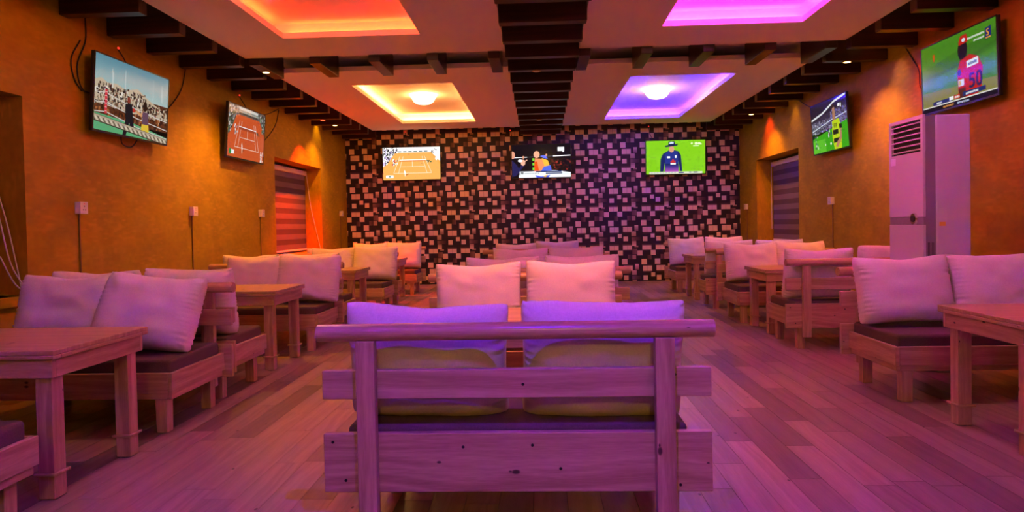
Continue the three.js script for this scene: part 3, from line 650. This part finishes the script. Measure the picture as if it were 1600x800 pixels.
    g.fillStyle = '#23241c'; g.fillRect(486, 216, 9, 34); g.fillRect(500, 216, 18, 8); g.fillRect(500, 230, 18, 8); g.fillRect(500, 243, 18, 8); g.fillRect(526, 216, 9, 34); g.fillRect(535, 216, 12, 8); g.fillRect(535, 230, 12, 8);
    poly(g, '#c08a68', [[600, 270], [640, 268], [632, 350], [540, 420], [500, 410], [520, 380], [590, 340]]); crowd(g, 340, 230, 420, 290, 10, ['#7a2a58', '#2a3a88', '#ddd'], 16); crowd(g, 50, 230, 100, 370, 14, ['#dfe8e0', '#4a6a80', '#223'], 13);
    g.fillStyle = '#fff'; g.fillRect(590, 60, 44, 24); g.fillRect(642, 62, 20, 34); ell(g, '#dff4d0', 280, 372, 12, 10); ell(g, '#dff4d0', 400, 374, 18, 12); ell(g, '#dff4d0', 110, 384, 10, 16);
  },
  fifty(g, w, h) {
    g.fillStyle = '#4a8c1e'; g.fillRect(0, 0, w, h); poly(g, '#3d7a1a', [[0, 150], [w, 60], [w, 160], [0, 240]]); poly(g, '#8f8a4a', [[0, 300], [w, 330], [w, 400], [0, 400]]); line(g, '#33641a', 8, [[0, 210], [400, 190], [w, 130]]);
    ell(g, '#1c1214', 450, 110, 48, 62); poly(g, '#c8281e', [[410, 60], [430, 24], [490, 20], [510, 60], [500, 72], [414, 78]]); ell(g, '#dfe6f4', 462, 52, 18, 12);
    poly(g, '#d1261c', [[420, 170], [520, 150], [600, 180], [640, 250], [620, 380], [570, 400], [560, 432], [400, 432], [396, 330], [392, 230]]);
    g.save(); g.translate(486, 186); g.rotate(-0.05); g.fillStyle = '#eef2fa'; g.fillRect(0, 0, 112, 42); g.fillStyle = '#223a8a'; scrawl(g, '#223a8a', 14, 30, 84, 16, 1); g.restore();
    g.fillStyle = '#1d2250'; g.font = 'bold 124px sans-serif'; g.fillText('50', 500, 352);
    ell(g, '#223a8a', 412, 240, 18, 20); g.fillStyle = '#dfe4f0'; g.fillRect(400, 284, 56, 40); g.fillStyle = '#e0b040'; g.fillRect(406, 290, 20, 28); poly(g, '#5c2a1c', [[400, 340], [470, 336], [470, 400], [402, 400]]);
    ell(g, '#d8571c', 142, 78, 12, 14); poly(g, '#d8571c', [[132, 90], [152, 90], [150, 112], [134, 112]]);
    g.fillStyle = '#f0f4ec'; scrawl(g, '#f0f4ec', 500, 62, 160, 12, 2); scrawl(g, '#f0f4ec', 560, 86, 100, 11, 3);
    poly(g, '#1c2a70', [[668, 40], [722, 34], [722, 100], [668, 106]]); g.fillStyle = '#f2a02c'; g.font = 'bold 56px sans-serif'; g.fillText('S', 676, 86); g.fillStyle = '#f2a02c'; g.fillRect(672, 92, 46, 8);
    g.fillStyle = '#26336e'; g.fillRect(120, 372, 210, 24); g.fillRect(440, 362, 220, 26); g.fillStyle = '#c7352a'; g.fillRect(350, 366, 60, 26); g.fillStyle = '#fff'; g.fillRect(300, 368, 44, 22); scrawl(g, '#fff', 358, 386, 44, 13, 4); scrawl(g, '#fff', 160, 391, 60, 12, 5); scrawl(g, '#fff', 470, 382, 120, 12, 6); g.fillStyle = '#e2e0d8'; g.fillRect(0, 396, w, 8); g.fillStyle = '#1a1420'; g.fillRect(0, 404, w, 28); scrawl(g, '#f0a050', 230, 424, 110, 12, 7); scrawl(g, '#cfe0ff', 380, 424, 120, 12, 8);
  },
};
function television(draw, x, y, z, turn, w, h, label, glow = 1, tilt = 4) {
  const t = thing('television', label, 'television', [x, y, z], turn);
  const inner = new THREE.Group(); // tilt is applied to the parts themselves
  const tl = tilt * Math.PI / 180, place = (g) => { g.rotateX(tl); return g; };
  obj('case', [place(box(-w / 2, w / 2, -h / 2, h / 2, -0.03, 0, { r: 0.006 })), place(box(-w * 0.36, w * 0.36, -h * 0.38, h * 0.3, -0.055, -0.031, { r: 0.01 }))], M.black, t);
  const f = 0.012;
  obj('bezel', [box(-w / 2, w / 2, h / 2 - f, h / 2, 0, 0.006), box(-w / 2, w / 2, -h / 2, -h / 2 + f * 1.5, 0, 0.006), box(-w / 2, -w / 2 + f, -h / 2 + f * 1.5, h / 2 - f, 0, 0.006), box(w / 2 - f, w / 2, -h / 2 + f * 1.5, h / 2 - f, 0, 0.006)].map(place), M.black, t);
  const tex = canvasTex(screens[draw]);
  const sm = new THREE.MeshPhysicalMaterial({ color: rgb(0.01, 0.01, 0.01), roughness: 0.12, specularIntensity: 0.13, emissive: rgb(1, 1, 1), emissiveMap: tex, emissiveIntensity: glow * K });
  const sg = new THREE.PlaneGeometry(w - 2 * f, h - 2.5 * f); sg.translate(0, f * 0.25, 0.0022);
  obj('screen', place(sg), sm, t);
  obj('bracket', box(-0.2, 0.2, -0.12, 0.12, -0.118, -0.06, { r: 0.004 }), M.screw, t);
  return t;
}
const TVL = XL + 0.12, TVR = XR - 0.12, HP = Math.PI / 2;
television('boxing', TVL, 2.37, -6.045, HP, 1.13, 0.68, 'near left wall television showing a boxing ring and thick rope', 0.7);
television('clayOrange', TVL, 2.395, -8.43, HP, 1.08, 0.68, 'far left wall television showing an orange clay tennis court', 0.7);
television('fifty', TVR, 2.49, -6.24, -HP, 1.1, 0.67, 'near right wall television showing a red shirted player numbered 50', 0.68, 1.5);
television('football', TVR, 2.385, -8.91, -HP, 1.08, 0.69, 'far right wall television showing a player in yellow and black stripes', 0.7);
television('clayPale', -2.52, 2.425, ZB + 0.12, 0, 1.17, 0.67, 'left television on the patterned wall showing a pale tennis court', 1.2, 2);
television('wrestle', 0.06, 2.415, ZB + 0.12, 0, 1.18, 0.68, 'middle television on the patterned wall showing two wrestlers', 1.05, 2);
television('cricketer', 2.69, 2.425, ZB + 0.12, 0, 1.17, 0.68, 'right television on the patterned wall showing a man in dark hat', 0.9, 2);

// cables of the televisions, some with a red sensor eye
const eyeM = std({ color: rgb(0.3, 0.02, 0.02), emissive: rgb(1, 0.04, 0.02), emissiveIntensity: 1.2 * K });
function wire(label, runs, eye, m = M.cable, r = 0.006) {
  const t = thing('cable', label, 'cable');
  for (const p of runs) obj('wire', tube(p, r), m, t);
  if (eye) { const g = new THREE.SphereGeometry(0.011, 14, 10); g.translate(...eye); obj('sensor_eye', g, eyeM, t); }
}
const xl = XL + 0.008, xr = XR - 0.008;
wire('black cable looping down left of the near left television', [[[xl, 3.1, -5.56], [xl, 2.83, -5.57], [xl, 2.56, -5.45], [xl, 2.38, -5.515], [xl + 0.04, 2.36, -5.6]], [[xl, 2.8, -5.5], [xl, 2.6, -5.38], [xl, 2.44, -5.42], [xl, 2.37, -5.5]]]);
wire('black cable drooping from beams right of the near left television', [[[xl, 3.0, -7.2], [xl, 2.7, -7.08], [xl, 2.43, -6.78], [xl + 0.04, 2.38, -6.6]]]);
wire('cable loop hanging under the near left television', [[[xl + 0.07, 2.06, -5.9], [xl + 0.02, 1.98, -6.0], [xl + 0.02, 1.97, -6.14], [xl + 0.07, 2.06, -6.17]]]);
wire('thin wire with red sensor eye above the near left television', [[[xl, 2.86, -6.0], [xl + 0.02, 2.8, -6.04], [xl + 0.07, 2.68, -6.06]]], [xl + 0.01, 2.865, -6.0]);
wire('thin wire with red sensor eye above the far left television', [[[xl, 2.91, -8.48], [xl + 0.02, 2.83, -8.56], [xl + 0.07, 2.71, -8.6]]], [xl + 0.01, 2.915, -8.48]);
wire('black cables drooping right of the far left television', [[[xl, 2.97, -9.8], [xl, 2.86, -9.5], [xl, 2.79, -9.24], [xl + 0.05, 2.77, -8.98]], [[xl, 2.95, -9.8], [xl, 2.71, -9.66], [xl, 2.41, -9.21], [xl + 0.05, 2.38, -8.95]]]);
wire('short black cable above the far right television', [[[xr, 3.05, -10.37], [xr, 2.9, -10.08], [xr, 2.77, -9.75], [xr - 0.06, 2.7, -9.44]]]);
wire('black cable hanging left of the near right television', [[[xr, 3.03, -7.34], [xr, 2.8, -7.14], [xr, 2.67, -7.04], [xr, 2.5, -7.02], [xr - 0.06, 2.42, -6.78]]]);
const zb = ZB + 0.008;
wire('wire with red sensor eye above the left patterned wall television', [[[-2.66, 3.07, zb], [-2.62, 2.9, zb], [-2.64, 2.72, zb + 0.05]]], [-2.66, 3.07, zb + 0.01]);
wire('wire with red sensor eye above the middle patterned wall television', [[[-0.547, 3.05, zb], [-0.5, 2.9, zb], [-0.4, 2.72, zb + 0.05]]], [-0.547, 3.05, zb + 0.01]);
wire('wire with red sensor eye above the right patterned wall television', [[[2.19, 3.057, zb], [2.22, 2.9, zb], [2.3, 2.72, zb + 0.05]]], [2.193, 3.057, zb + 0.01]);
wire('two thin white cables hanging at the near left window', [[[XL + 0.012, 1.3, -4.58], [XL + 0.012, 0.93, -4.68], [XL + 0.014, 0.68, -4.83], [XL + 0.012, 0.3, -4.8]], [[XL + 0.012, 1.0, -4.58], [XL + 0.012, 0.79, -4.71], [XL + 0.014, 0.71, -4.82], [XL + 0.012, 0.66, -4.9]]], null, M.white, 0.005);

// wall sockets with surface conduit
function socket(side, y, z, label) {
  const x = side < 0 ? XL : XR;
  const t = thing('wall_socket', label, 'socket', [x, y, z], side < 0 ? HP : -HP);
  obj('box', box(-0.045, 0.045, -0.05, 0.05, 0.001, 0.045, { r: 0.004 }), M.white, t);
  const pl = obj('face_plate', box(-0.047, 0.047, -0.052, 0.052, 0.045, 0.053, { r: 0.003 }), M.white, t);
  obj('pin_holes', [box(-0.004, 0.004, 0.008, 0.02, 0.053, 0.0545), box(-0.017, -0.009, -0.02, -0.012, 0.053, 0.0545), box(0.009, 0.017, -0.02, -0.012, 0.053, 0.0545)], M.black, pl);
  obj('switch_light', box(-0.006, 0.006, 0.03, 0.04, 0.053, 0.055), eyeM, pl);
  obj('conduit', box(-0.008, 0.008, -y + 0.01, -0.05, 0.001, 0.012, { r: 0.003 }), M.conduit, t);
}
M.conduit = std({ color: rgb(0.2, 0.11, 0.02), roughness: 0.5 });
socket(-1, 1.37, -5.42, 'white wall socket nearest on the left wall'); socket(-1, 1.38, -7.23, 'white wall socket under the gap between left televisions'); socket(-1, 1.39, -9.04, 'white wall socket just before the far left window'); socket(-1, 1.45, -12.75, 'white wall socket in the far left corner beside the patterned wall');
socket(1, 1.4, -9.09, 'white wall socket under the far right television'); socket(1, 1.42, -12.76, 'white wall socket in the far right corner beside the patterned wall');

// ------------------------------------------------------------------ floor standing air conditioner
{
  const x0 = 2.83, x1 = 3.175, z0 = -5.47, z1 = -5.0, H = 1.91;
  const t = thing('air_conditioner', 'tall white floor standing air conditioner by the right wall', 'air conditioner', [0, 0, 0]);
  obj('body', box(x0 + 0.095, x1, 0, H - 0.005, z0 + 0.005, z1, { r: 0.012 }), M.acWhite, t);
  obj('side_panel', box(x0 + 0.02, x0 + 0.094, 0.02, H - 0.01, z0 + 0.012, z1 - 0.008), M.acGrey, t);
  const vy0 = 1.64, vy1 = 1.88, fz0 = z0 + 0.04, fz1 = z1 - 0.03;
  obj('front_panel', [box(x0, x0 + 0.02, 1.155, vy0, z0, z1, { r: 0.004 }), box(x0, x0 + 0.02, 0.03, 1.095, z0, z1, { r: 0.004 }), box(x0, x0 + 0.02, vy1, H, z0, z1, { r: 0.004 }), box(x0, x0 + 0.02, vy0, vy1, z0, fz0), box(x0, x0 + 0.02, vy0, vy1, fz1, z1)], M.acWhite, t);
  obj('band', box(x0 + 0.003, x0 + 0.02, 1.096, 1.154, z0 + 0.002, z1 - 0.002), M.acGrey, t);
  const grille = obj('air_outlet', box(x0 + 0.018, x0 + 0.0195, vy0, vy1, fz0, fz1), M.acDark, t);
  for (let i = 0; i < 6; i++) { const g = box(-0.014, 0.006, -0.003, 0.003, fz0, fz1); g.rotateZ(0.5); g.translate(x0 + 0.01, vy0 + 0.02 + i * 0.04, 0); obj('louvre', g, M.acWhite, grille); }
  const kn = new THREE.CylinderGeometry(0.036, 0.04, 0.02, 28); kn.rotateZ(HP); kn.scale(1, 1.15, 1); kn.translate(x0 - 0.006, 1.14, z1 - 0.11); const kk = obj('knob', kn, M.chrome, t);
  const kc = new THREE.CylinderGeometry(0.024, 0.024, 0.006, 24); kc.rotateZ(HP); kc.translate(x0 - 0.018, 1.14, z1 - 0.11); obj('knob_centre', kc, M.acDark, kk);
  const vent = obj('side_vent', box(x0 + 0.03, x0 + 0.085, 0.72, 0.965, z1 - 0.009, z1 - 0.006), M.acDark, t);
  for (let i = 0; i < 6; i++) obj('vent_bar', box(x0 + 0.031 + i * 0.0095, x0 + 0.0345 + i * 0.0095, 0.72, 0.965, z1 - 0.006, z1 - 0.003), M.acGrey, vent);
  obj('rating_label', box(2.945, 3.0, 1.12, 1.22, z1, z1 + 0.0008), std({ map: canvasTex((g, w, h) => { g.fillStyle = '#c9c5c6'; g.fillRect(0, 0, w, h); g.fillStyle = '#555'; let q = 3; for (let i = 0; i < 60; i++) { q = (q * 1664525 + 1013904223) >>> 0; g.fillRect(20 + (i % 4) * 60, 10 + Math.floor(i / 4) * 16, 20 + (q % 30), 6); } }, 256, 256), roughness: 0.5 }), t);
  obj('warning_label', box(2.945, 2.99, 1.085, 1.115, z1, z1 + 0.0008), std({ color: rgb(0.75, 0.45, 0.02), roughness: 0.5 }), t);
  obj('logo_sticker', box(x0 - 0.0008, x0, 1.565, 1.62, z0 + 0.03, z0 + 0.1), std({ color: rgb(0.75, 0.75, 0.85), roughness: 0.3 }), t);
}

scene.traverse((o) => { if (o.isLight && o.shadow) { o.castShadow = true; o.shadow.bias = -0.0005; } });
renderer.render(scene, camera);
